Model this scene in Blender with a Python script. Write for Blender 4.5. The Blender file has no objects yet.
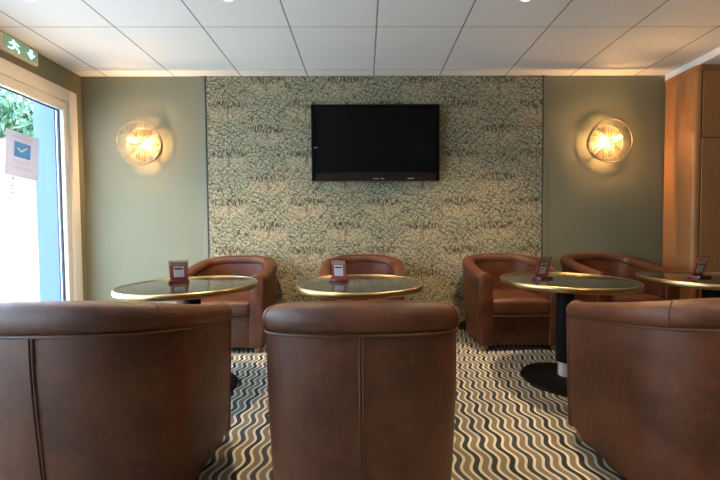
import bpy, bmesh, math, random
from mathutils import Vector, Matrix, Euler
random.seed(7)
S = bpy.context.scene
COL = S.collection
PI = math.pi

# ------------------------------------------------------------------ camera, sky, sun, exposure
CAM_Z = 0.885
cam_d = bpy.data.cameras.new('camera')
cam_d.sensor_width = 36.0
cam_d.lens = 329.0 / 720.0 * 36.0
cam_d.shift_x = -8.0 / 720.0
cam_d.shift_y = 3.5 / 720.0
cam_d.clip_start = 0.05
cam = bpy.data.objects.new('camera', cam_d)
COL.objects.link(cam)
cam.location = (0, 0, CAM_Z)
cam.rotation_euler = (Matrix.Rotation(math.radians(-0.66), 3, 'Z') @ Matrix.Rotation(math.radians(90 - 1.7), 3, 'X')
                      @ Matrix.Rotation(math.radians(-0.43), 3, 'Z')).to_euler()
S.camera = cam

world = bpy.data.worlds.new('world'); S.world = world
world.use_nodes = True
bg = world.node_tree.nodes['Background']
bg.inputs['Color'].default_value = (0.50, 0.73, 1.0, 1)
bg.inputs['Strength'].default_value = 9.5

sun_d = bpy.data.lights.new('sun', 'SUN'); sun_d.energy = 14.0; sun_d.angle = 0.01
sun_d.color = (1.0, 0.96, 0.9)
sun = bpy.data.objects.new('sun', sun_d); COL.objects.link(sun)
sun.rotation_euler = Vector((-0.62, 0.25, -0.74)).to_track_quat('-Z', 'Y').to_euler()

S.view_settings.view_transform = 'Standard'
S.view_settings.look = 'None'
S.view_settings.gamma = 1.0
S.view_settings.exposure = 0.38
S.view_settings.use_curve_mapping = False

DOWNLIGHT_W = 125.0
REAR_FILL_W = 74.0
BULB_W = 9.5
DOWN_COL = (1.0, 0.74, 0.46)
BULB_COL = (1.0, 0.60, 0.28)

# ------------------------------------------------------------------ material helpers
class NT:
    def __init__(self, name):
        self.m = bpy.data.materials.new(name); self.m.use_nodes = True
        self.t = self.m.node_tree
        self.b = self.t.nodes['Principled BSDF']
    def n(self, typ, **kw):
        nd = self.t.nodes.new(typ)
        for k, v in kw.items(): setattr(nd, k, v)
        return nd
    def link(self, a, b): self.t.links.new(a, b)
    def val(self, sock, v):
        if hasattr(v, 'is_output'): self.link(v, sock)
        else: sock.default_value = v
    def math(self, op, a, b=0.0, c=0.0, clamp=False):
        nd = self.n('ShaderNodeMath', operation=op); nd.use_clamp = clamp
        for i, v in enumerate((a, b, c)): self.val(nd.inputs[i], v)
        return nd.outputs[0]
    def mix(self, f, a, b, mode='MIX'):
        nd = self.n('ShaderNodeMix', data_type='RGBA', blend_type=mode)
        self.val(nd.inputs[0], f)
        for i, v in ((6, a), (7, b)):
            if hasattr(v, 'is_output'): self.link(v, nd.inputs[i])
            else: nd.inputs[i].default_value = (*v[:3], 1)
        return nd.outputs[2]
    def ramp(self, f, stops, interp='LINEAR'):
        nd = self.n('ShaderNodeValToRGB'); cr = nd.color_ramp; cr.interpolation = interp
        while len(cr.elements) < len(stops): cr.elements.new(0.5)
        for e, (p, c) in zip(cr.elements, stops):
            e.position = p; e.color = (*c[:3], 1) if not isinstance(c, float) else (c, c, c, 1)
        self.link(f, nd.inputs[0]); return nd.outputs[0]
    def step(self, v, lo, hi):
        nd = self.n('ShaderNodeMapRange', interpolation_type='SMOOTHSTEP')
        self.val(nd.inputs[0], v); nd.inputs[1].default_value = lo; nd.inputs[2].default_value = hi
        nd.inputs[3].default_value = 0; nd.inputs[4].default_value = 1
        return nd.outputs[0]
    def obj(self):
        return self.n('ShaderNodeTexCoord').outputs['Object']
    def sep(self, v):
        nd = self.n('ShaderNodeSeparateXYZ'); self.link(v, nd.inputs[0]); return nd.outputs
    def comb(self, x, y, z):
        nd = self.n('ShaderNodeCombineXYZ')
        for i, v in enumerate((x, y, z)): self.val(nd.inputs[i], v)
        return nd.outputs[0]
    def scale(self, v, s):
        nd = self.n('ShaderNodeVectorMath', operation='MULTIPLY'); self.link(v, nd.inputs[0])
        nd.inputs[1].default_value = s; return nd.outputs[0]
    def noise(self, v, sc, det=3.0, rough=0.55):
        nd = self.n('ShaderNodeTexNoise'); self.link(v, nd.inputs['Vector'])
        nd.inputs['Scale'].default_value = sc; nd.inputs['Detail'].default_value = det
        nd.inputs['Roughness'].default_value = rough
        return nd.outputs['Fac']
    def bump(self, h, strength=0.3, dist=0.002):
        nd = self.n('ShaderNodeBump'); nd.inputs['Strength'].default_value = strength
        nd.inputs['Distance'].default_value = dist; self.link(h, nd.inputs['Height'])
        self.link(nd.outputs[0], self.b.inputs['Normal'])
    def set(self, col=None, rough=None, metal=None, spec=None):
        if col is not None:
            if hasattr(col, 'is_output'): self.link(col, self.b.inputs['Base Color'])
            else: self.b.inputs['Base Color'].default_value = (*col, 1)
        if rough is not None: self.val(self.b.inputs['Roughness'], rough)
        if metal is not None: self.b.inputs['Metallic'].default_value = metal
        if spec is not None: self.b.inputs['Specular IOR Level'].default_value = spec
        return self.m

def plain(name, col, rough=0.6, metal=0.0, spec=0.5, var=0.06, sc=30.0):
    t = NT(name); f = t.noise(t.obj(), sc)
    c = t.mix(f, tuple(x * (1 - var) for x in col), tuple(min(1, x * (1 + var)) for x in col))
    return t.set(c, rough, metal, spec)

def emit(name, col, strength):
    t = NT(name); t.set(col, 0.5)
    t.b.inputs['Emission Color'].default_value = (*col, 1)
    t.b.inputs['Emission Strength'].default_value = strength
    return t.m

def leather(name, base, dark, worn):
    t = NT(name); o = t.obj()
    inf = t.n('ShaderNodeObjectInfo').outputs['Random']
    off = t.n('ShaderNodeVectorMath', operation='ADD'); t.link(o, off.inputs[0])
    t.link(t.comb(t.math('MULTIPLY', inf, 7.0), t.math('MULTIPLY', inf, 3.0), inf), off.inputs[1])
    p = off.outputs[0]
    big = t.noise(p, 5.0, 4, 0.6); mid = t.noise(p, 22.0, 4, 0.65)
    c = t.mix(t.step(big, 0.35, 0.68), dark, base)
    c = t.mix(t.math('MULTIPLY', t.step(mid, 0.52, 0.8), 0.55), c, worn)
    scr = t.noise(t.scale(p, (60, 60, 14)), 1.0, 2)
    c = t.mix(t.math('MULTIPLY', t.step(scr, 0.66, 0.78), 0.35), c, worn)
    vor = t.n('ShaderNodeTexVoronoi', feature='DISTANCE_TO_EDGE'); t.link(p, vor.inputs['Vector'])
    vor.inputs['Scale'].default_value = 260
    h = t.math('ADD', t.math('MULTIPLY', t.step(vor.outputs['Distance'], 0, 0.25), 0.25), t.math('MULTIPLY', t.noise(p, 14, 5), 2.2))
    t.bump(h, 0.30, 0.004)
    return t.set(c, t.math('ADD', 0.36, t.math('MULTIPLY', mid, 0.20)), 0, 0.42)

M = {}
M['paint'] = plain('sage_paint', (0.194, 0.187, 0.120), 0.75, sc=3, var=0.05)
M['trim_paint'] = plain('sage_trim_paint', (0.185, 0.180, 0.12), 0.6, sc=3, var=0.05)
M['white'] = plain('white_plaster', (0.78, 0.77, 0.74), 0.8, sc=8, var=0.03)
M['frame'] = plain('cream_frame', (0.80, 0.77, 0.72), 0.4, sc=8, var=0.02)
M['black'] = plain('black_enamel', (0.004, 0.004, 0.004), 0.6, spec=0.15)
M['gasket'] = plain('dark_gasket', (0.03, 0.035, 0.045), 0.6)
M['leather'] = leather('brown_leather', (0.124, 0.037, 0.0135), (0.064, 0.0180, 0.0070), (0.180, 0.066, 0.029))
M['piping'] = leather('leather_piping', (0.115, 0.040, 0.017), (0.075, 0.025, 0.011), (0.18, 0.08, 0.04))
M['brass'] = plain('brass', (0.50, 0.36, 0.17), 0.30, 1.0, sc=18, var=0.15)
M['chrome'] = plain('chrome', (0.9, 0.9, 0.9), 0.35, 0.7)
M['foot'] = plain('turned_wood', (0.30, 0.15, 0.06), 0.45)
M['wire'] = plain('brass_wire', (0.34, 0.26, 0.15), 0.45, 0.3)
M['bronze'] = plain('bronze_plate', (0.060, 0.040, 0.019), 0.6, 0.2)
M['dark_base'] = plain('dark_baseboard', (0.012, 0.012, 0.012), 0.5)

def wood():
    t = NT('orange_wood'); o = t.obj()
    g = t.noise(t.scale(o, (42, 42, 1.6)), 1.0, 5, 0.6)
    f = t.noise(t.scale(o, (220, 220, 5)), 1.0, 3, 0.6)
    c = t.mix(g, (0.36, 0.145, 0.046), (0.45, 0.190, 0.062))
    c = t.mix(t.math('MULTIPLY', t.step(f, 0.5, 0.8), 0.4), c, (0.20, 0.08, 0.027))
    t.bump(f, 0.1, 0.001)
    return t.set(c, 0.42, 0, 0.4)
M['wood'] = wood()

def granite():
    t = NT('polished_dark_stone'); o = t.obj()
    a = t.noise(o, 9, 6, 0.7); b = t.noise(o, 60, 4, 0.7)
    c = t.mix(t.step(a, 0.4, 0.62), (0.012, 0.015, 0.012), (0.045, 0.050, 0.040))
    c = t.mix(t.math('MULTIPLY', t.step(b, 0.6, 0.8), 0.5), c, (0.10, 0.10, 0.085))
    return t.set(c, 0.11, 0, 0.75)
M['stone'] = granite()

def carpet():
    t = NT('wave_stripe_carpet'); o = t.obj(); x, y, z = t.sep(o)
    ph = t.math('ADD', t.math('MULTIPLY', y, 2 * PI / 0.132), t.math('MULTIPLY', t.noise(t.scale(o, (3, 3, 1)), 1.0, 1), 2.0))
    w = t.math('MULTIPLY', t.math('SINE', ph), 0.0128)
    u = t.math('DIVIDE', t.math('ADD', x, w), 0.069)
    fr = t.math('FRACT', u)
    cell = t.noise(t.comb(t.math('FLOOR', t.math('MULTIPLY', u, 2.0)), 0.3, 0.7), 0.9, 1)
    cream = (0.80, 0.73, 0.58)
    c = t.ramp(fr, [(0.0, (0.040, 0.046, 0.048)), (0.30, cream), (0.47, (0.25, 0.20, 0.13)), (0.82, cream), (0.985, (0.040, 0.046, 0.048))], 'CONSTANT')
    c = t.mix(t.math('MULTIPLY', t.step(cell, 0.35, 0.65), 0.25), c, (0.20, 0.21, 0.20))
    p = t.noise(o, 420, 2)
    c = t.mix(t.math('MULTIPLY', p, 0.35), c, (0.02, 0.02, 0.02))
    t.bump(p, 0.5, 0.004)
    return t.set(c, 0.95, 0, 0.1)
M['carpet'] = carpet()

TX, TY = 0.0960, 2.297            # where the ceiling joints run
def ceiling_mat():
    t = NT('ceiling_tiles'); o = t.obj(); x, y, z = t.sep(o)
    def joint(v, off, w):
        f = t.math('FRACT', t.math('ADD', t.math('DIVIDE', t.math('SUBTRACT', v, off), 0.593), 100.5))
        d = t.math('MULTIPLY', t.math('ABSOLUTE', t.math('SUBTRACT', f, 0.5)), 0.593)
        return t.math('SUBTRACT', 1.0, t.step(d, w * 0.4, w))
    jx = joint(x, TX, 0.0075); jy = joint(y, TY, 0.0065)
    base = t.mix(t.noise(o, 260, 3), (0.76, 0.735, 0.69), (0.84, 0.81, 0.765))
    c = t.mix(t.math('MULTIPLY', jx, 0.75), base, (0.10, 0.095, 0.09))
    c = t.mix(t.math('MULTIPLY', jy, 0.42), c, (0.22, 0.19, 0.17))
    t.bump(t.math('SUBTRACT', 1.0, t.math('MAXIMUM', jx, jy)), 0.4, 0.003)
    return t.set(c, 0.9, 0, 0.2)
M['ceiling'] = ceiling_mat()

def wallpaper():
    t = NT('forest_wallpaper'); o = t.obj(); X, Y, Z = t.sep(o)
    CW, RH = 0.3485, 0.437
    wob = t.math('MULTIPLY', t.math('SUBTRACT', t.noise(o, 9, 3), 0.5), 0.10)
    wob2 = t.math('MULTIPLY', t.math('SUBTRACT', t.noise(o, 26, 2), 0.5), 0.035)
    cu = t.math('ADD', t.math('DIVIDE', t.math('ADD', X, 1.213), CW), 100.5)
    ci = t.math('FLOOR', cu)
    du = t.math('MULTIPLY', t.math('SUBTRACT', t.math('FRACT', cu), 0.5), CW)
    half = t.math('MULTIPLY', t.math('MODULO', ci, 2.0), 0.5)
    vr = t.math('ADD', t.math('ADD', t.math('DIVIDE', t.math('SUBTRACT', Z, 1.965), RH), 20.0), half)
    dv = t.math('MULTIPLY', t.math('FRACT', vr), RH)          # metres above this tree's foot
    def ell(cz, rx, rz, soft, per=True):
        dz = t.math('ABSOLUTE', t.math('SUBTRACT', dv, cz))
        if per: dz = t.math('MINIMUM', dz, t.math('SUBTRACT', RH, dz))
        q = t.math('ADD', t.math('POWER', t.math('DIVIDE', t.math('ABSOLUTE', t.math('ADD', du, wob2)), rx), 2.0), t.math('POWER', t.math('DIVIDE', t.math('ADD', dz, wob2), rz), 2.0))
        return t.step(t.math('ADD', q, t.math('MULTIPLY', wob, 4.0)), 1.0 + soft, 1.0 - soft)
    dk = (0.040, 0.042, 0.028)
    cl = t.noise(o, 30, 4, 0.65)
    fine = t.noise(t.scale(o, (1, 1, 1.6)), 75, 3, 0.6)
    base = t.mix(cl, (0.175, 0.150, 0.088), (0.44, 0.365, 0.225))
    ground = ell(0.01, 0.165, 0.060, 0.45)
    base = t.mix(t.math('MULTIPLY', ground, 0.5), base, (0.50, 0.395, 0.24))
    crown = ell(0.235, 0.180, 0.105, 0.25)
    base = t.mix(t.math('MULTIPLY', crown, 0.8), base, t.mix(cl, (0.165, 0.155, 0.098), (0.38, 0.345, 0.225)))
    # overlapping scalloped clumps of leaves, drawn with dark outlines
    W, Hh, R = 0.062, 0.027, 0.0335
    wx = t.math('MULTIPLY', t.math('SUBTRACT', t.noise(o, 13, 2), 0.5), 0.11)
    wz = t.math('MULTIPLY', t.math('SUBTRACT', t.noise(t.scale(o, (1.0, 1.0, 1.3)), 11, 2), 0.5), 0.10)
    sx = t.math('ADD', X, wx)
    sz = t.math('ADD', t.math('ADD', Z, t.math('MULTIPLY', t.math('MULTIPLY', du, du), 1.5)), wz)
    row = t.math('FLOOR', t.math('DIVIDE', sz, Hh))
    dz = t.math('SUBTRACT', sz, t.math('MULTIPLY', row, Hh))
    def arc(rw, dzz):
        jit = t.math('MULTIPLY', t.math('FRACT', t.math('MULTIPLY', rw, 0.618)), W)
        f = t.math('SUBTRACT', t.math('FRACT', t.math('ADD', t.math('DIVIDE', t.math('ADD', sx, jit), W), 200.0)), 0.5)
        dx = t.math('MULTIPLY', f, W)
        zz = t.math('MULTIPLY', dzz, 0.62)
        return t.math('SUBTRACT', R, t.math('SQRT', t.math('ADD', t.math('MULTIPLY', dx, dx), t.math('MULTIPLY', zz, zz))))
    e1 = arc(t.math('SUBTRACT', row, 1.0), t.math('ADD', dz, Hh)); e0 = arc(row, dz)
    use1 = t.math('GREATER_THAN', e1, 0.0)
    e = t.math('ADD', t.math('MULTIPLY', use1, e1), t.math('MULTIPLY', t.math('SUBTRACT', 1.0, use1), t.math('ABSOLUTE', e0)))
    line = t.math('SUBTRACT', 1.0, t.step(e, 0.0016, 0.0072))
    amt = t.math('ADD', 0.72, t.math('SUBTRACT', t.math('MULTIPLY', crown, 0.16), t.math('MULTIPLY', ground, 0.25)))
    lite = t.math('MULTIPLY', t.step(e, 0.003, 0.007), t.step(e, 0.017, 0.009))
    c = t.mix(t.math('MULTIPLY', lite, 0.36), base, (0.56, 0.49, 0.33))
    c = t.mix(t.math('MULTIPLY', line, amt), c, dk)
    c = t.mix(t.math('MULTIPLY', t.step(fine, 0.56, 0.66), 0.55), c, (0.58, 0.50, 0.34))
    c = t.mix(t.math('MULTIPLY', t.step(fine, 0.47, 0.37), 0.75), c, dk)
    # rows of dark trunks behind
    st = t.noise(t.comb(t.math('MULTIPLY', X, 78), 0.0, t.math('MULTIPLY', Z, 24)), 1.0, 2)
    fz = ell(0.085, 0.165, 0.038, 0.45)
    c = t.mix(t.math('MULTIPLY', fz, 0.25), c, (0.12, 0.11, 0.065))
    c = t.mix(t.math('MULTIPLY', t.math('MULTIPLY', t.step(st, 0.49, 0.57), fz), 0.85), c, (0.035, 0.036, 0.022))
    c = t.mix(t.math('MULTIPLY', t.math('MULTIPLY', t.step(st, 0.45, 0.37), fz), 0.5), c, (0.50, 0.43, 0.29))
    # the tree's own trunk and branches
    br = t.noise(t.comb(t.math('MULTIPLY', t.math('ADD', X, Z), 26), 0.0, t.math('MULTIPLY', t.math('SUBTRACT', Z, X), 50)), 1.0, 2)
    c = t.mix(t.math('MULTIPLY', t.math('MULTIPLY', t.step(br, 0.54, 0.62), ground), 0.6), c, (0.19, 0.115, 0.06))
    trunk = ell(0.02, 0.013, 0.045, 0.5)
    c = t.mix(t.math('MULTIPLY', trunk, 0.6), c, (0.15, 0.09, 0.05))
    return t.set(c, 0.8, 0, 0.2)
M['wallpaper'] = wallpaper()

def glass(name='window_pane_glass', tint=(0.93, 0.97, 0.99)):
    t = NT(name); nt = t.t
    out = [n for n in nt.nodes if n.type == 'OUTPUT_MATERIAL'][0]
    tr = t.n('ShaderNodeBsdfTransparent'); tr.inputs[0].default_value = (*tint, 1)
    gl = t.n('ShaderNodeBsdfGlossy'); gl.inputs['Roughness'].default_value = 0.02
    ge = t.n('ShaderNodeNewGeometry')
    dp = t.n('ShaderNodeVectorMath', operation='DOT_PRODUCT')
    t.link(ge.outputs['Incoming'], dp.inputs[0]); t.link(ge.outputs['Normal'], dp.inputs[1])
    f5 = t.math('POWER', t.math('SUBTRACT', 1.0, t.math('ABSOLUTE', dp.outputs['Value']), clamp=True), 5.0)
    mx = t.n('ShaderNodeMixShader'); t.link(t.math('ADD', 0.04, t.math('MULTIPLY', f5, 0.9)), mx.inputs[0])
    t.link(tr.outputs[0], mx.inputs[1]); t.link(gl.outputs[0], mx.inputs[2]); t.link(mx.outputs[0], out.inputs[0])
    return t.m
M['glass'] = glass()
M['acrylic'] = glass('clear_acrylic', (0.9, 0.78, 0.76))

# ------------------------------------------------------------------ mesh helpers
def link_mesh(name, bm, mat, parent=None, smooth=35, loc=None):
    me = bpy.data.meshes.new(name)
    bmesh.ops.recalc_face_normals(bm, faces=bm.faces)
    bm.to_mesh(me); bm.free()
    me.materials.append(mat)
    if smooth:
        for p in me.polygons: p.use_smooth = True
        me.set_sharp_from_angle(angle=math.radians(smooth))
    o = bpy.data.objects.new(name, me); COL.objects.link(o)
    if parent: o.parent = parent
    if loc is not None: o.location = loc
    return o

def add_box(bm, x0, x1, y0, y1, z0, z1, bevel=0.0, seg=2, mat=None):
    r = bmesh.ops.create_cube(bm, size=1.0)
    vs = r['verts']
    for v in vs:
        v.co = Vector((x0 + (v.co.x + .5) * (x1 - x0), y0 + (v.co.y + .5) * (y1 - y0), z0 + (v.co.z + .5) * (z1 - z0)))
    if bevel > 0:
        es = list({e for v in vs for e in v.link_edges})
        r2 = bmesh.ops.bevel(bm, geom=es, offset=bevel, segments=seg, affect='EDGES', profile=0.5)
        vs = list({v for f in r2['faces'] for v in f.verts})
    if mat is not None:
        for v in vs: v.co = mat @ v.co
    return vs

def box(*a, **k):
    bm = bmesh.new(); add_box(bm, *a, **k); return bm

def add_tube(bm, pts, r, n=8, closed=False, cap=True):
    pts = [Vector(p) for p in pts]; N = len(pts); rings = []
    up = Vector((0, 0, 1)); prev = None
    for i, p in enumerate(pts):
        if closed: tg = pts[(i + 1) % N] - pts[i - 1]
        else: tg = pts[min(i + 1, N - 1)] - pts[max(i - 1, 0)]
        tg.normalize()
        if prev is None:
            ref = up if abs(tg.dot(up)) < 0.95 else Vector((1, 0, 0))
            a = tg.cross(ref).normalized()
        else:
            a = (prev - tg * prev.dot(tg)).normalized()
        prev = a; b = tg.cross(a)
        rr = r[i] if isinstance(r, (list, tuple)) else r
        rings.append([bm.verts.new(p + (a * math.cos(2 * PI * k / n) + b * math.sin(2 * PI * k / n)) * rr) for k in range(n)])
    m = N if closed else N - 1
    for i in range(m):
        A, B = rings[i], rings[(i + 1) % N]
        for k in range(n): bm.faces.new((A[k], A[(k + 1) % n], B[(k + 1) % n], B[k]))
    if cap and not closed:
        bm.faces.new(rings[0]); bm.faces.new(rings[-1][::-1])

def tube(pts, r, **k):
    bm = bmesh.new(); add_tube(bm, pts, r, **k); return bm

def add_lathe(bm, prof, n=32, mat=None):
    rings = []
    for (r, z) in prof:
        if r < 1e-6: rings.append([bm.verts.new((0, 0, z))])
        else: rings.append([bm.verts.new((r * math.cos(2 * PI * k / n), r * math.sin(2 * PI * k / n), z)) for k in range(n)])
    for A, B in zip(rings, rings[1:]):
        for k in range(n):
            k2 = (k + 1) % n
            if len(A) == 1 and len(B) == 1: continue
            if len(A) == 1: bm.faces.new((A[0], B[k2], B[k]))
            elif len(B) == 1: bm.faces.new((A[k], A[k2], B[0]))
            else: bm.faces.new((A[k], A[k2], B[k2], B[k]))
    if mat is not None:
        for R in rings:
            for v in R: v.co = mat @ v.co

def lathe(prof, n=32, mat=None):
    bm = bmesh.new(); add_lathe(bm, prof, n, mat); return bm

def add_prism(bm, outline, mat, depth):
    """outline: 2D points; extruded along local z by depth, placed with mat"""
    a = [bm.verts.new(mat @ Vector((x, y, 0))) for x, y in outline]
    b = [bm.verts.new(mat @ Vector((x, y, depth))) for x, y in outline]
    n = len(a)
    bm.faces.new(a[::-1]); bm.faces.new(b)
    for i in range(n): bm.faces.new((a[i], a[(i + 1) % n], b[(i + 1) % n], b[i]))

def thing(name, label, cat, loc=(0, 0, 0), rz=0.0, group=None):
    o = bpy.data.objects.new(name, None); COL.objects.link(o)
    o.empty_display_size = 0.1
    o.location = loc; o.rotation_euler = (0, 0, rz)
    o['label'] = label; o['category'] = cat
    if group: o['group'] = group
    return o

def tag(o, label, cat, group=None):
    o['label'] = label; o['category'] = cat
    if group: o['group'] = group
    return o

def struct(name, bm, mat, parent=None, smooth=0, label=None):
    o = link_mesh(name, bm, mat, parent, smooth)
    if parent is None: o['kind'] = 'structure'
    return o

def copy_tree(src, loc, rz, label):
    r = src.copy(); COL.objects.link(r); r.location = loc; r.rotation_euler = (0, 0, rz); r['label'] = label
    def rec(a, b):
        for ch in list(a.children):
            c = ch.copy(); COL.objects.link(c); c.parent = b
            rec(ch, c)
    rec(src, r)
    return r

# ------------------------------------------------------------------ the setting
LX, RX, BY, FY, CZ = -2.51, 4.30, 3.0, -3.2, 2.302
struct('floor', box(LX - 0.1, RX + 0.1, FY - 0.1, BY + 0.1, -0.12, 0.0), M['carpet'])
struct('ceiling', box(LX - 0.2, RX + 0.2, FY - 0.2, BY + 0.2, CZ, CZ + 0.25), M['ceiling'])
struct('wall_back', box(LX - 0.2, RX + 0.2, BY, BY + 0.15, 0, CZ), M['paint'])
struct('wall_front', box(LX - 0.2, RX + 0.2, FY - 0.15, FY, 0, CZ), M['paint'])
struct('wall_right', box(RX, RX + 0.15, FY, BY, 0, CZ), M['paint'])
WY0, WY1, WZ1 = -1.30, 2.945, 2.125          # glazed opening in the left wall
bm = bmesh.new()
add_box(bm, LX - 0.2, LX, WY1, BY, 0, CZ)
add_box(bm, LX - 0.2, LX, FY, WY0, 0, CZ)
add_box(bm, LX - 0.2, LX, WY0, WY1, WZ1, CZ)
struct('wall_left', bm, M['paint'])

# wallpapered field of the back wall, slightly proud, with painted edge strips
PX0, PX1 = -1.400, 1.622
struct('wallpaper', box(PX0, PX1, BY - 0.008, BY + 0.002, 0.07, CZ - 0.002), M['wallpaper'])
struct('trim_1', box(PX0 - 0.052, PX0 - 0.010, BY - 0.012, BY + 0.002, 0.07, CZ - 0.002, bevel=0.003), M['trim_paint'])
struct('trim_2', box(PX1 + 0.010, PX1 + 0.045, BY - 0.012, BY + 0.002, 0.07, CZ - 0.002, bevel=0.003), M['trim_paint'])
struct('trim_3', box(PX0 - 0.011, PX0 + 0.001, BY - 0.010, BY + 0.002, 0.07, CZ - 0.002), M['gasket'])
struct('trim_4', box(PX1 - 0.001, PX1 + 0.011, BY - 0.010, BY + 0.002, 0.07, CZ - 0.002), M['gasket'])
struct('baseboard_back', box(LX, 2.74, BY - 0.016, BY + 0.002, 0, 0.072, bevel=0.003), M['dark_base'])
struct('soffit', box(2.745, RX, FY, BY, 2.246, CZ + 0.002), M['white'])

# glazed door frame in the left wall
def rect_frame(x0, x1, y0, y1, z0, z1, wy, wz, bev):
    b = bmesh.new()
    add_box(b, x0, x1, y0, y0 + wy, z0, z1, bevel=bev)
    add_box(b, x0, x1, y1 - wy, y1, z0, z1, bevel=bev)
    add_box(b, x0, x1, y0 + wy, y1 - wy, z1 - wz, z1, bevel=bev)
    add_box(b, x0, x1, y0 + wy, y1 - wy, z0, z0 + wz * 0.6, bevel=bev)
    return b
fx0, fx1 = LX - 0.085, LX + 0.006
wf = struct('window_1', rect_frame(fx0, fx1, WY0, WY1, 0.0, WZ1, 0.075, 0.105, 0.004), M['frame'], smooth=35)
struct('mullion', box(fx0, fx1, 0.80, 0.90, 0.06, WZ1 - 0.10, bevel=0.004), M['frame'], wf, 35)
for (a, b_) in ((WY0 + 0.075, 0.80), (0.90, WY1 - 0.075)):
    sx0, sx1 = LX - 0.075, LX - 0.006
    sash = struct('sash', rect_frame(sx0, sx1, a + 0.003, b_ - 0.003, 0.066, WZ1 - 0.108, 0.046, 0.075, 0.005), M['frame'], wf, 35)
    struct('gasket', rect_frame(LX - 0.056, LX - 0.040, a + 0.047, b_ - 0.047, 0.11, WZ1 - 0.181, 0.011, 0.011, 0), M['gasket'], wf, 0)
    struct('pane', box(LX - 0.051, LX - 0.045, a + 0.051, b_ - 0.051, 0.112, WZ1 - 0.186), M['glass'], wf, 0)
# outside reveal beside the door, blue skylight tint put into its colour
struct('wall_outside_reveal', box(LX - 0.26, LX - 0.086, WY1 - 0.122, WY1, 0.0, WZ1), plain('sky_tinted_reveal', (0.115, 0.165, 0.31), 0.7))

# outdoors
struct('ground_outside', box(-14, LX - 0.2, -6, 22, -0.25, -0.10), plain('pale_paving', (0.62, 0.61, 0.58), 0.9))
struct('wall_outside', box(-6.25, -6.0, -6, 18, -0.12, 2.50, bevel=0.01), plain('white_render', (0.85, 0.85, 0.84), 0.9))

def leaf_mat():
    t = NT('tree_leaves'); g = t.noise(t.obj(), 3.0, 3)
    c = t.mix(g, (0.030, 0.085, 0.035), (0.075, 0.160, 0.075))
    return t.set(c, 0.6)
M['leaf'] = leaf_mat(); M['bark'] = plain('bark', (0.16, 0.12, 0.08), 0.9)
def tree(x, y, h, r, label, n=7500):
    t = thing('tree', label, 'tree', (x, y, -0.12), 0, 'trees beyond the white outdoor wall')
    b = tube([(0, 0, -0.05), (0.03, 0, h * .3), (0, .05, h * .55), (.04, 0, h * .75)], [0.15, 0.12, 0.09, 0.04], n=10)
    for k in range(7):
        a = k * 0.9; z0 = h * (.35 + .05 * k)
        add_tube(b, [(0, 0, z0), (math.cos(a) * r * .4, math.sin(a) * r * .4, z0 + .4), (math.cos(a) * r * .75, math.sin(a) * r * .75, z0 + .9)], [0.06, 0.04, 0.015], n=6)
    link_mesh('trunk', b, M['bark'], t)
    f = bmesh.new(); lobes = []
    for k in range(16):
        a = random.uniform(0, 2 * PI); q = random.uniform(0.2, 0.75) * r
        lobes.append((Vector((math.cos(a) * q, math.sin(a) * q, random.uniform(.35, .9) * h)), random.uniform(.35, .6) * r))
    for k in range(n):
        c, lr = random.choice(lobes)
        d = Vector((random.gauss(0, 1), random.gauss(0, 1), random.gauss(0, 1))).normalized() * lr * random.uniform(.6, 1) 
        p = c + d; s = random.uniform(.09, .17)
        R = Euler((random.uniform(0, 6), random.uniform(0, 6), random.uniform(0, 6))).to_matrix()
        q = [bm_v for bm_v in (f.verts.new(p + R @ Vector(v) * s) for v in ((-1, 0, 0), (0, -.45, .12), (1, 0, 0), (0, .45, .12)))]
        f.faces.new(q)
    link_mesh('foliage', f, M['leaf'], t, smooth=0)
tree(-8.4, 6.2, 4.6, 1.5, 'bushy green tree showing at the left of the view through the door glass')
tree(-8.6, 9.7, 4.9, 1.5, 'bushy green tree in the middle of the gap above the outdoor wall')
tree(-8.4, 13.2, 4.6, 1.5, 'green tree farthest to the right beyond the white outdoor wall')

# ------------------------------------------------------------------ fitted cabinet on the right
CBX, CBY, CBT = 2.735, 2.70, 2.246
BYC = BY - 0.018
cab = thing('wood_cabinet', 'tall orange-brown wood cabinet with rounded corner at the right end of the back wall', 'cabinet', (0, 0, 0))
bmc = bmesh.new()
def round_corner(x0, y0, x1, y1, r):
    pts = [(x1, y0), (x1, y1), (x0, y1)]
    for k in range(9):
        a = PI + k * (PI / 2) / 8
        pts.append((x0 + r + r * math.cos(a), y0 + r + r * math.sin(a)))
    return pts
add_prism(bmc, round_corner(CBX, CBY, 3.60, BYC, 0.035), Matrix.Translation((0, 0, 0.0)), CBT - 0.045)
link_mesh('body', bmc, M['wood'], cab)
bmc = bmesh.new()
add_prism(bmc, round_corner(CBX - 0.006, CBY - 0.010, 3.606, BYC, 0.042), Matrix.Translation((0, 0, CBT - 0.045)), 0.043)
link_mesh('cornice', bmc, M['wood'], cab)
for (z0, z1) in ((0.08, 1.650), (1.658, CBT - 0.050)):
    link_mesh('door', box(CBX + 0.048, 3.190, CBY - 0.008, CBY + 0.012, z0, z1, bevel=0.002), M['wood'], cab)
    link_mesh('door', box(3.196, 3.590, CBY - 0.008, CBY + 0.012, z0, z1, bevel=0.002), M['wood'], cab)
link_mesh('door_gap', box(CBX + 0.040, 3.598, CBY - 0.0006, CBY + 0.004, 0.07, CBT - 0.046), M['black'], cab)

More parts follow.
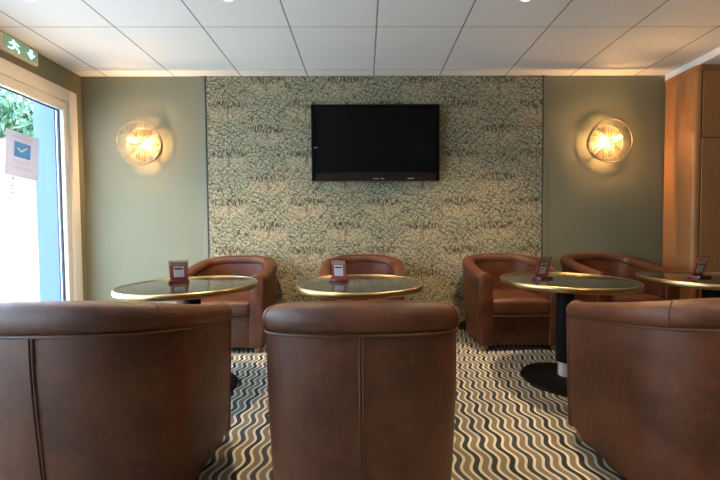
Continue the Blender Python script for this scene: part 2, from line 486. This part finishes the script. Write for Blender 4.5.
# ------------------------------------------------------------------ tub armchair
YF, YB = -0.265, 0.275
def outline(n=84):
    half = []
    for k in range(15):
        t = k / 14
        half.append((0.296 + 0.016 * math.sin(t * PI / 2), YF + t * (0.02 - YF)))
    e = 2 / 2.55
    for k in range(1, 41):
        a = k / 40 * PI / 2
        half.append((0.312 * math.cos(a) ** e if k < 40 else 0.0, 0.02 + (YB - 0.02) * math.sin(a) ** e))
    full = [Vector((-x, y, 0)) for x, y in half] + [Vector((x, y, 0)) for x, y in reversed(half[:-1])]
    L = [0]
    for a, b in zip(full, full[1:]): L.append(L[-1] + (b - a).length)
    out = []; j = 0
    for k in range(n + 1):
        d = L[-1] * k / n
        while j < len(L) - 2 and L[j + 1] < d: j += 1
        t = (d - L[j]) / (L[j + 1] - L[j])
        out.append(full[j].lerp(full[j + 1], min(1, max(0, t))))
    return out
OUT = outline()
NRM = []
for i in range(len(OUT)):
    tg = (OUT[min(i + 1, len(OUT) - 1)] - OUT[max(i - 1, 0)]).normalized()
    NRM.append(Vector((-tg.y, tg.x, 0)))
if NRM[0].x > 0: NRM = [-n for n in NRM]
def rim_h(y):
    t = min(1, max(0, (y - YF) / (YB - YF)))
    return 0.588 + 0.114 * t ** 1.08
def rim_drop(y):
    t = min(1, max(0, (y - YF) / (YB - YF)))
    return 0.066 + 0.018 * t
def body_pt(i, z, off=0.0):
    p = OUT[i] + NRM[i] * off
    f = min(1.0, z / 0.58)
    return Vector((p.x * (0.94 + 0.06 * f), p.y - max(0, p.y) * 0.14 * (1 - f), z))

def make_chair(name, label, group):
    root = thing(name, label, 'armchair', (0, 0, 0), 0, group)
    # shell: back and arms in one sweep
    b = bmesh.new(); rings = []
    for i in range(len(OUT)):
        h = rim_h(OUT[i].y) - rim_drop(OUT[i].y) + 0.013
        prof = []
        zs = [0.045, 0.055, 0.16, 0.30, 0.42, 0.50, 1.0]
        for k, z in enumerate(zs):
            zz = 0.045 + (h - 0.045) * (z - 0.045) / 0.955 if z > 0.5 else 0.045 + (h - 0.045) * (z - 0.045) / 0.56
            zz = min(zz, h)
            bul = 0.006 * math.sin(PI * (zz - 0.045) / (h - 0.045))
            prof.append(body_pt(i, zz, bul - (0.006 if k == 0 else 0)))
        for zz, th in ((h, -0.085), (h - 0.05, -0.090), (0.40, -0.100), (0.30, -0.100), (0.045, -0.095)):
            prof.append(body_pt(i, zz, th))
        rings.append([b.verts.new(p) for p in prof])
    n = len(rings[0])
    for A, B in zip(rings, rings[1:]):
        for k in range(n): b.faces.new((A[k], A[(k + 1) % n], B[(k + 1) % n], B[k]))
    b.faces.new(rings[0][::-1]); b.faces.new(rings[-1])
    link_mesh('shell', b, M['leather'], root, smooth=50)
    # padded roll along the rim
    b = bmesh.new(); rings = []; N = 20
    def roll_ring(i, shrink=1.0, push=0.0):
        c = OUT[i]; nn = NRM[i]; h = rim_h(c.y)
        back = max(0, min(1, (c.y + 0.05) / 0.3))
        a, bz = 0.044 + 0.006 * back, 0.5 * rim_drop(c.y) + 0.004
        cen = c + nn * (0.013 - a)
        f = min(1.0, (h - .04) / 0.58)
        cen = Vector((cen.x, cen.y + push, h - bz))
        ring = []
        for k in range(N):
            t = 2 * PI * k / N
            ct, st_ = math.cos(t), math.sin(t)
            e = 0.88
            ring.append(cen + nn * (a * shrink * math.copysign(abs(ct) ** e, ct)) + Vector((0, 0, bz * shrink * math.copysign(abs(st_) ** e, st_))))
        return ring
    def ring_verts(r): rings.append([b.verts.new(p) for p in r])
    last = len(OUT) - 1
    for sh, pu in ((0.55, -0.020), (0.82, -0.014), (0.95, -0.006)): ring_verts(roll_ring(0, sh, pu))
    for i in range(len(OUT)): ring_verts(roll_ring(i))
    for sh, pu in ((0.95, -0.006), (0.82, -0.014), (0.55, -0.020)): ring_verts(roll_ring(last, sh, pu))
    for A, B in zip(rings, rings[1:]):
        for k in range(N): b.faces.new((A[k], A[(k + 1) % N], B[(k + 1) % N], B[k]))
    b.faces.new(rings[0][::-1]); b.faces.new(rings[-1])
    rim = link_mesh('rolled_rim', b, M['leather'], root, smooth=60)
    # seams round the roll where the back meets the arms
    for sgn in (-1, 1):
        i = min(range(len(OUT)), key=lambda q: abs(OUT[q].x - sgn * 0.275) + (10 if OUT[q].y < 0.05 else 0))
        link_mesh('rim_seam', tube(roll_ring(i, 1.012), 0.0022, n=6, closed=True), M['piping'], rim, smooth=60)
    # piping under the roll, outside
    b = bmesh.new()
    add_tube(b, [body_pt(i, rim_h(OUT[i].y) - rim_drop(OUT[i].y), 0.003) for i in range(len(OUT))], 0.0045, n=8)
    link_mesh('piping', b, M['piping'], root, smooth=60)
    # double seam down the middle of the back
    mid = len(OUT) // 2
    b = bmesh.new()
    hb = rim_h(YB) - 0.088
    for dx in (-0.0045, 0.0045):
        pts = []
        for k in range(13):
            z = 0.05 + (hb - 0.05) * k / 12
            bul = 0.006 * math.sin(PI * (z - 0.045) / (rim_h(YB) - 0.071 - 0.045))
            p = body_pt(mid, z, bul + 0.0005); pts.append((p.x + dx, p.y, p.z))
        add_tube(b, pts, 0.0032, n=6)
    link_mesh('back_seam', b, M['piping'], root, smooth=60)
    # arm fronts
    for sgn in (-1, 1):
        ol = []
        h = rim_h(YF); w = 0.043
        def cx(z): return sgn * ((0.296 - 0.0425) * (0.94 + 0.06 * min(1, z / 0.58)))
        for z in (0.045, 0.2, 0.35, h - 0.045): ol.append((cx(z) + w, z))
        for k in range(1, 12):
            a = k * PI / 12; ol.append((cx(h - .045) + w * math.cos(a), h - 0.045 + 0.046 * math.sin(a)))
        for z in (h - 0.045, 0.35, 0.2, 0.045): ol.append((cx(z) - w, z))
        b = bmesh.new()
        mt = Matrix.Translation((0, YF + 0.002, 0)) @ Matrix.Rotation(PI / 2, 4, 'X')
        add_prism(b, ol, mt, 0.024)
        fr_edges = [e for e in b.edges if all(v.co.y < YF - 0.02 for v in e.verts)]
        bmesh.ops.bevel(b, geom=fr_edges, offset=0.008, segments=3, affect='EDGES', profile=0.5)
        af = link_mesh('arm_front', b, M['leather'], root, smooth=50)
        b = bmesh.new(); add_tube(b, [(x * 1.0, YF - 0.013, z) for x, z in ol], 0.004, n=6)
        link_mesh('arm_piping', b, M['piping'], af, smooth=60)
    # front panel and seat cushion
    link_mesh('front_panel', box(-0.214, 0.214, YF - 0.006, 0.10, 0.045, 0.262, bevel=0.010, seg=3), M['leather'], root)
    b = bmesh.new(); NX, NY = 18, 16
    x0, x1, y0, y1, z0, z1 = -0.212, 0.212, YF - 0.022, 0.185, 0.264, 0.385
    add_box(b, x0, x1, y0, y1, z0, z1, bevel=0.032, seg=5)
    bmesh.ops.subdivide_edges(b, edges=[e for e in b.edges if e.calc_length() > 0.1], cuts=8, use_grid_fill=True)
    for v in b.verts:
        u = max(0, 1 - ((v.co.x) / 0.212) ** 2); q = max(0, 1 - ((v.co.y - (y0 + y1) / 2) / ((y1 - y0) / 2)) ** 2)
        if v.co.z > 0.33: v.co.z += 0.026 * (u * q) ** 0.6
        if v.co.y < y0 + 0.04: v.co.y -= 0.010 * u
    cu = link_mesh('seat_cushion', b, M['leather'], root, smooth=60)
    b = bmesh.new(); add_tube(b, [(-0.211, y0 + 0.06, 0.268), (-0.211, y0 + 0.012, 0.268), (-0.195, y0 - 0.002, 0.268), (0, y0 - 0.010, 0.268), (0.195, y0 - 0.002, 0.268), (0.211, y0 + 0.012, 0.268), (0.211, y0 + 0.06, 0.268)], 0.0045, n=6)
    link_mesh('cushion_piping', b, M['piping'], cu, smooth=60)
    for (x, y) in ((-0.245, YF + 0.02), (0.245, YF + 0.02), (-0.2, 0.175), (0.2, 0.175)):
        link_mesh('foot', lathe([(0, 0), (0.017, 0), (0.020, 0.006), (0.024, 0.022), (0.021, 0.036), (0.024, 0.046), (0, 0.046)], 16, Matrix.Translation((x, y, 0))), M['foot'], root)
    return root

G1, G2 = 'leather armchairs along the back wall', 'leather armchairs seen from behind in the foreground'
chairs_back = [
    (-1.075, 2.69, 0.05, 'brown leather tub armchair at the back wall, right below the left wall lamp'),
    (-0.016, 2.695, 0.0, 'brown leather tub armchair against the wallpaper straight below the television'),
    (1.170, 2.69, -0.02, 'brown leather tub armchair with its whole seat showing, against the right edge of the wallpaper'),
    (2.03, 2.69, 0.03, 'brown leather tub armchair in the dim corner next to the wood cabinet'),
]
chairs_front = [
    (-0.866, 1.13, PI, 'brown leather tub armchair with its back turned, in the foreground nearest the glazed door'),
    (-0.010, 1.13, PI, 'brown leather tub armchair with its back turned, in the centre foreground'),
    (1.166, 1.125, PI, 'brown leather tub armchair with its back turned, hiding half the black table column'),
]
c0 = None
for grp, lst in ((G1, chairs_back), (G2, chairs_front)):
    for (x, y, rz, lab) in lst:
        if c0 is None:
            c0 = make_chair('tub_armchair', lab, grp); c0.location = (x, y, 0); c0.rotation_euler = (0, 0, rz); c0.scale = (1.06, 1, 1)
        else:
            c = copy_tree(c0, (x, y, 0), rz, lab); c['group'] = grp
            c.scale = (1.06, 1, 1) if grp == G1 else (0.98, 1, 1.01 if x < -0.5 else 1.0)

# ------------------------------------------------------------------ pedestal tables
TH, TR = 0.607, 0.36
def make_table(name, label):
    t = thing(name, label, 'table', (0, 0, 0), 0, 'round brass-edged pedestal tables')
    link_mesh('tabletop', lathe([(0, TH - 0.028), (TR - 0.008, TH - 0.028), (TR - 0.008, TH - 0.001), (TR - 0.014, TH), (0, TH)], 96), M['stone'], t, smooth=30)
    link_mesh('brass_rim', lathe([(TR - 0.008, TH - 0.030), (TR - 0.002, TH - 0.029), (TR + 0.001, TH - 0.024), (TR + 0.001, TH - 0.006), (TR - 0.002, TH + 0.0005), (TR - 0.007, TH + 0.0015), (TR - 0.009, TH - 0.001), (TR - 0.009, TH - 0.026), (TR - 0.008, TH - 0.030)], 96), M['brass'], t, smooth=60)
    link_mesh('mounting_plate', lathe([(0, TH - 0.028), (0.14, TH - 0.028), (0.14, TH - 0.040), (0.05, TH - 0.052), (0, TH - 0.052)], 32), M['black'], t)
    link_mesh('column', lathe([(0, 0.115), (0.047, 0.115), (0.047, TH - 0.05), (0, TH - 0.05)], 32), M['black'], t)
    link_mesh('column_foot', lathe([(0, 0.02), (0.037, 0.02), (0.037, 0.116), (0, 0.116)], 32), M['chrome'], t)
    link_mesh('base', lathe([(0, 0), (0.238, 0), (0.24, 0.006), (0.232, 0.014), (0.12, 0.024), (0.045, 0.030), (0, 0.030)], 64), M['black'], t)
    return t
tables = [
    (-0.99, 1.885, 'round dark stone table with brass rim nearest the glazed door'),
    (-0.028, 1.886, 'round dark stone table with brass rim below the television, behind the centre armchair'),
    (1.196, 1.937, 'round dark stone table with brass rim whose black column and floor disc are in view'),
    (2.08, 1.93, 'round dark stone table with brass rim in front of the wood cabinet'),
]
t0 = make_table('pedestal_table', tables[0][2]); t0.location = (*tables[0][:2], 0)
for (x, y, lab) in tables[1:]: copy_tree(t0, (x, y, 0), 0.3, lab)

# ------------------------------------------------------------------ menu card holders
M['card'] = plain('red_card', (0.30, 0.085, 0.068), 0.35, sc=12, var=0.2)
M['card_top'] = plain('greyed_card_top', (0.32, 0.20, 0.17), 0.4, sc=40, var=0.3)
M['card_white'] = plain('printed_panel', (0.62, 0.53, 0.54), 0.5, sc=160, var=0.25)
M['card_border'] = plain('pale_border', (0.80, 0.66, 0.62), 0.5)
M['card_dark'] = plain('dark_print', (0.02, 0.014, 0.014), 0.5)
M['red_base'] = plain('dark_red_acrylic', (0.12, 0.012, 0.014), 0.25)
def make_holder(name, label):
    t = thing(name, label, 'menu holder', (0, 0, 0), 0, 'red card holders on the tables')
    link_mesh('base', box(-0.052, 0.052, -0.030, 0.030, 0.0, 0.016, bevel=0.002), M['red_base'], t)
    R = Matrix.Translation((0, 0.012, 0.015)) @ Matrix.Rotation(math.radians(14), 4, 'X')
    link_mesh('card', box(-0.045, 0.045, -0.002, 0.002, -0.002, 0.112, mat=R), M['card'], t, 0)
    link_mesh('card_heading', box(-0.045, 0.045, -0.0030, -0.0018, 0.088, 0.112, mat=R), M['card_top'], t, 0)
    b = box(-0.026, 0.026, -0.0028, -0.0016, 0.020, 0.084, mat=R)
    pn = link_mesh('printed_panel', b, M['card_border'], t, 0)
    link_mesh('print', box(-0.020, 0.020, -0.0034, -0.0026, 0.025, 0.062, mat=R), M['card_white'], pn, 0)
    link_mesh('dark_bar', box(-0.022, 0.022, -0.0036, -0.0026, 0.066, 0.076, mat=R), M['card_dark'], pn, 0)
    link_mesh('side_edge', box(-0.050, -0.044, -0.006, 0.006, -0.002, 0.120, mat=R), M['acrylic'], t, 0)
    link_mesh('side_edge', box(0.044, 0.050, -0.006, 0.006, -0.002, 0.120, mat=R), M['acrylic'], t, 0)
    link_mesh('top_edge', box(-0.050, 0.050, -0.006, 0.006, 0.114, 0.121, mat=R), M['acrylic'], t, 0)
    return t
holders = [
    (-1.078, 1.92, 0.45, 'small upright red card holder on the table nearest the glazed door'),
    (-0.150, 1.92, -0.25, 'small upright red card holder on the table below the television'),
    (1.055, 1.93, 0.36, 'small slanted red card holder on the table whose black column shows'),
    (1.99, 1.925, 0.28, 'small slanted dark red card holder on the table by the wood cabinet'),
]
h0 = make_holder('menu_holder', holders[0][3]); h0.location = (holders[0][0], holders[0][1], TH); h0.rotation_euler = (0, 0, holders[0][2])
for (x, y, rz, lab) in holders[1:]: copy_tree(h0, (x, y, TH), rz, lab)

# ------------------------------------------------------------------ television
M['screen'] = plain('black_screen', (0.004, 0.004, 0.005), 0.09, spec=0.10)
M['bezel'] = plain('gloss_black_bezel', (0.003, 0.003, 0.003), 0.35, spec=0.08)
M['bezel_low'] = plain('brownish_black_trim', (0.012, 0.005, 0.005), 0.3, spec=0.3)
M['mark'] = plain('silver_marks', (0.55, 0.55, 0.55), 0.4)
TVX0, TVX1, TVZ0, TVZ1, TVY = -0.456, 0.668, 1.348, 2.014, 2.90
tv = thing('television', 'large flat black television hung high on the wallpapered wall', 'television', ((TVX0 + TVX1) / 2, BY - 0.008, TVZ0))
cx = (TVX0 + TVX1) / 2; cy = BY - 0.008
def tvb(name, x0, x1, y0, y1, z0, z1, m, bev=0.0, par=None):
    return link_mesh(name, box(x0 - cx, x1 - cx, y0 - cy, y1 - cy, z0 - TVZ0, z1 - TVZ0, bevel=bev), M[m], par or tv, 35)
tvb('wall_bracket', cx - 0.25, cx + 0.25, BY - 0.04, BY - 0.009, 1.50, 1.90, 'black', 0.004)
tvb('housing', TVX0 + 0.01, TVX1 - 0.01, TVY + 0.018, BY - 0.035, TVZ0 + 0.02, TVZ1 - 0.01, 'black', 0.012)
b = bmesh.new()
def tva(x0, x1, z0, z1, y0=TVY, y1=TVY + 0.022): add_box(b, x0 - cx, x1 - cx, y0 - cy, y1 - cy, z0 - TVZ0, z1 - TVZ0, bevel=0.004)
tva(TVX0, TVX0 + 0.038, TVZ0, TVZ1); tva(TVX1 - 0.038, TVX1, TVZ0, TVZ1)
tva(TVX0 + 0.036, TVX1 - 0.036, TVZ1 - 0.038, TVZ1)
link_mesh('bezel', b, M['bezel'], tv)
b = bmesh.new()
ol = [(TVX0 - cx + 0.036, 0.0), (TVX1 - cx - 0.036, 0.0)]
for k in range(17):
    x = TVX1 - cx - 0.036 - (TVX1 - TVX0 - 0.072) * k / 16
    ol.append((x, 0.066 + 0.012 * (1 - (x / 0.52) ** 2)))
add_prism(b, ol, Matrix.Translation((0, TVY + 0.020 - cy, 0)) @ Matrix.Rotation(PI / 2, 4, 'X'), 0.024)
low = link_mesh('lower_bezel', b, M['bezel_low'], tv)
for (x0, x1) in ((0.083, 0.130), (0.150, 0.180), (0.385, 0.440)):
    tvb('maker_mark', x0, x1, TVY - 0.0052, TVY - 0.0035, TVZ0 + 0.016, TVZ0 + 0.023, 'mark', 0, low)
tvb('screen', TVX0 + 0.034, TVX1 - 0.034, TVY + 0.006, TVY + 0.02, TVZ0 + 0.06, TVZ1 - 0.034, 'screen')
tvb('pale_mark', TVX0 + 0.024, TVX0 + 0.052, TVY - 0.0015, TVY + 0.007, 1.636, 1.644, 'mark')  # small pale mark on the left side of the bezel

# ------------------------------------------------------------------ wall lamps
M['filament'] = emit('glowing_filament', (1.0, 0.80, 0.50), 12.0)
def bulb_glass():
    t = NT('glowing_bulb_glass')
    out = [n for n in t.t.nodes if n.type == 'OUTPUT_MATERIAL'][0]
    tr = t.n('ShaderNodeBsdfTransparent'); tr.inputs[0].default_value = (1.0, 0.93, 0.80, 1)
    em = t.n('ShaderNodeEmission'); em.inputs[0].default_value = (1.0, 0.72, 0.36, 1); em.inputs[1].default_value = 3.0
    ad = t.n('ShaderNodeAddShader')
    t.link(tr.outputs[0], ad.inputs[0]); t.link(em.outputs[0], ad.inputs[1]); t.link(ad.outputs[0], out.inputs[0])
    return t.m
M['bulb'] = bulb_glass()
def make_sconce(name, label, x, z, tilt):
    t = thing(name, label, 'wall lamp', (x, BY, z), 0, 'round wire wall lamps')
    Ry = Matrix.Rotation(PI / 2, 4, 'X')            # lathe axis z -> -y
    def at(d): return Matrix.Translation((0, -d, 0)) @ Ry
    D0, D1, B, RF = 0.045, 0.102, 0.090, 0.190
    link_mesh('wall_shield_plate', lathe([(0, 0), (0.138, 0), (0.140, 0.003), (0.138, 0.010), (0, 0.012)], 48, at(0)), M['bronze'], t)  # wall mount widened and darkened to block bulb glare on the wall
    link_mesh('stem', tube([(0, -0.01, 0), (0, -D1, 0)], 0.008, n=12), M['wire'], t)
    for D in (D0, D1):
        R = RF if D == D1 else 0.150
        b = bmesh.new()
        add_tube(b, [(R * math.cos(a * 2 * PI / 64), -D, R * math.sin(a * 2 * PI / 64)) for a in range(64)], 0.0042 if D == D1 else 0.0030, n=8, closed=True)
        ring = link_mesh('ring', b, M['wire'], t, 60)
        for k in range(4):
            a = PI / 4 + k * PI / 2
            link_mesh('arm', tube([(0, -D, 0), (R * math.cos(a), -D, R * math.sin(a))], 0.0075 if D == D0 else 0.004, n=8), M['wire'], ring, 60)
        b = bmesh.new()
        nW = 11
        for k in range(-nW + 1, nW):
            c = R * k / nW
            e = math.sqrt(R * R - c * c)
            if abs(c) >= e: continue
            for sg in (-1, 1):
                add_tube(b, [(c, -D, sg * abs(c)), (c, -D, sg * e)], 0.0018, n=5, cap=False)
                add_tube(b, [(sg * abs(c), -D, c), (sg * e, -D, c)], 0.0018, n=5, cap=False)
        link_mesh('wire_grille', b, M['wire'], ring, 60)
    ax = Vector((math.cos(tilt), 0, math.sin(tilt)))
    for sg in (-1, 1):
        d = ax * sg
        link_mesh('socket', tube([Vector((0, -B, 0)), Vector((0, -B, 0)) + d * 0.026], 0.012, n=16), M['brass'], t, 40)
        p0 = Vector((0, -B, 0)) + d * 0.024
        bl = [(0.009, 0), (0.017, 0.010), (0.020, 0.028), (0.020, 0.062), (0.015, 0.082), (0.005, 0.090)]
        gb = link_mesh('bulb', tube([p0 + d * q for r, q in bl], [r for r, q in bl], n=14), M['bulb'], t, 60)
        link_mesh('filament', tube([p0 + d * 0.022, p0 + d * 0.062], 0.0035, n=6), M['filament'], gb, 60)
        ld = bpy.data.lights.new('bulb_lamp', 'POINT'); ld.energy = BULB_W; ld.color = BULB_COL; ld.shadow_soft_size = 0.007
        lo = bpy.data.objects.new('bulb_lamp', ld); COL.objects.link(lo); lo.parent = gb; lo.location = p0 + d * 0.020
    return t
make_sconce('wire_wall_lamp', 'round wire wall lamp lit on the sage wall next to the glazed door', -1.945, 1.684, math.radians(-24))
make_sconce('wire_wall_lamp', 'round wire wall lamp lit on the olive wall near the wood cabinet', 2.180, 1.690, math.radians(20))

# ------------------------------------------------------------------ ceiling downlights
M['lens'] = emit('lit_lens', (1.0, 0.88, 0.68), 9.0)
def downlight(x, y, label, watt):
    t = thing('ceiling_downlight', label, 'ceiling light', (x, y, CZ), 0, 'recessed ceiling downlights')
    link_mesh('trim_ring', lathe([(0.040, 0.001), (0.055, 0.0005), (0.056, -0.004), (0.046, -0.007), (0.040, -0.004), (0.040, 0.001)], 40), M['white'], t)
    link_mesh('lens', lathe([(0, -0.002), (0.041, -0.002), (0.041, 0.0008), (0, 0.0008)], 32), M['lens'], t)
    ld = bpy.data.lights.new('downlight_lamp', 'SPOT'); ld.energy = watt; ld.color = DOWN_COL
    ld.spot_size = math.radians(115); ld.spot_blend = 1.0; ld.shadow_soft_size = 0.035
    lo = bpy.data.objects.new('downlight_lamp', ld); COL.objects.link(lo); lo.parent = t; lo.location = (0, 0, -0.05)
downlight(-1.975, 2.0, 'recessed ceiling spot nearest the exit sign and the glazed door', DOWNLIGHT_W)
downlight(-0.807, 2.0, 'recessed ceiling spot above and to the left of the television', DOWNLIGHT_W)
downlight(0.993, 2.0, 'recessed ceiling spot above and to the right of the television', DOWNLIGHT_W)
for (x, y) in ((0.993, 0.2), (2.620, 0.2), (-0.807, -1.6), (0.993, -1.6)):  # unseen fill spots added to brighten carpet, chair backs and cabinet
    downlight(x, y, 'added unseen fill spot in the ceiling, out of view', REAR_FILL_W if 0 < x < 2 else 0.45 * REAR_FILL_W)

# ------------------------------------------------------------------ emergency exit sign on the left wall
ex = thing('exit_sign', 'lit green and white emergency exit sign on the left wall above the door frame', 'exit sign', (LX, 2.434, 2.178))
ex.rotation_euler = (0, 0, 0)
M['case'] = plain('cream_case', (0.62, 0.60, 0.52), 0.5)
M['exit_green'] = emit('exit_green_field', (0.16, 0.30, 0.20), 0.45)
M['exit_white'] = emit('exit_white_marks', (0.60, 1.0, 0.93), 1.1)
EW, EH = 0.30, 0.118
link_mesh('case', box(0.0, 0.032, -EW / 2, EW / 2, 0.0, EH, bevel=0.006), M['case'], ex)
face = link_mesh('face', box(0.031, 0.0335, -EW / 2 + 0.055, EW / 2 - 0.014, 0.016, EH - 0.012), M['exit_green'], ex, 0)
# place marks: local plane y (along wall, + is farther) / z
PM = Matrix(((0, 0, 1, 0.0336), (1, 0, 0, 0), (0, 1, 0, 0), (0, 0, 0, 1)))
b = bmesh.new()
dn = [(0.082, 0.096), (0.082, 0.066), (0.060, 0.066), (0.092, 0.026), (0.124, 0.066), (0.102, 0.066), (0.102, 0.096)]
add_prism(b, dn, PM, 0.0014)
link_mesh('arrow', b, M['exit_white'], face, 0)
b = bmesh.new()
add_prism(b, [(-0.030 + 0.009 * math.cos(k * PI / 6), 0.092 + 0.009 * math.sin(k * PI / 6)) for k in range(12)], PM, 0.0014)
for pl in ([(-0.040, 0.080), (-0.020, 0.082), (-0.012, 0.056), (-0.030, 0.054)],
           [(-0.020, 0.082), (0.006, 0.068), (0.010, 0.074), (-0.016, 0.090)],
           [(-0.040, 0.080), (-0.062, 0.070), (-0.058, 0.062), (-0.036, 0.070)],
           [(-0.030, 0.056), (-0.014, 0.056), (-0.040, 0.028), (-0.070, 0.030), (-0.068, 0.038), (-0.046, 0.038)],
           [(-0.024, 0.056), (-0.010, 0.058), (0.012, 0.042), (0.008, 0.022), (-0.001, 0.022), (0.001, 0.038)]):
    add_prism(b, pl, PM, 0.0014)
link_mesh('running_figure', b, M['exit_white'], face, 0)

# ------------------------------------------------------------------ notice on the glass
PXX = LX - 0.0445
def thin_paper(name, col):
    t = NT(name); t.set(col, 0.7)
    out = [n for n in t.t.nodes if n.type == 'OUTPUT_MATERIAL'][0]
    tl = t.n('ShaderNodeBsdfTranslucent'); tl.inputs[0].default_value = (*col, 1)
    mx = t.n('ShaderNodeMixShader'); mx.inputs[0].default_value = 0.30
    t.link(t.b.outputs[0], mx.inputs[1]); t.link(tl.outputs[0], mx.inputs[2]); t.link(mx.outputs[0], out.inputs[0])
    return t.m
M['paper'] = thin_paper('white_paper', (0.55, 0.58, 0.66))
M['blue_print'] = thin_paper('blue_print', (0.08, 0.36, 0.85))
M['grey_print'] = plain('grey_print', (0.42, 0.45, 0.55), 0.7)
nt = thing('paper_notice', 'white paper notice with a blue square stuck on the door glass', 'notice', (PXX, 2.500, 1.32), 0)
nt.rotation_euler = (math.radians(-4), 0, 0)
link_mesh('sheet', box(0.0, 0.0012, -0.118, 0.118, 0.0, 0.335), M['paper'], nt, 0)
bp = link_mesh('blue_square', box(0.0011, 0.0020, -0.060, 0.058, 0.150, 0.262), M['blue_print'], nt, 0)
b = bmesh.new()
PN = Matrix(((0, 0, 1, 0.0019), (1, 0, 0, 0), (0, 1, 0, 0), (0, 0, 0, 1)))
for pl in ([(-0.040, 0.212), (-0.034, 0.222), (-0.010, 0.203), (-0.008, 0.188)], [(-0.010, 0.203), (-0.008, 0.188), (0.038, 0.232), (0.030, 0.238)]):
    add_prism(b, pl, PN, 0.0008)
link_mesh('check_mark', b, plain('pale_blue_print', (0.45, 0.70, 0.92), 0.6), bp, 0)
for (z, w) in ((0.292, 0.080), (0.300, 0.060), (0.120, 0.070), (0.106, 0.050), (0.075, 0.080), (0.062, 0.066)):
    link_mesh('text_line', box(0.0011, 0.0018, -w, w, z, z + 0.005), M['grey_print'], nt, 0)
b = bmesh.new()
for k, (z, h) in enumerate(((-0.030, 0.028), (-0.052, 0.014), (-0.078, 0.018), (-0.104, 0.012), (-0.128, 0.018))):
    add_box(b, 0.0, 0.0012, -0.068, -0.052, z, z + h)
link_mesh('hanging_strip', b, plain('grey_strip', (0.10, 0.14, 0.14), 0.7), nt, 0)
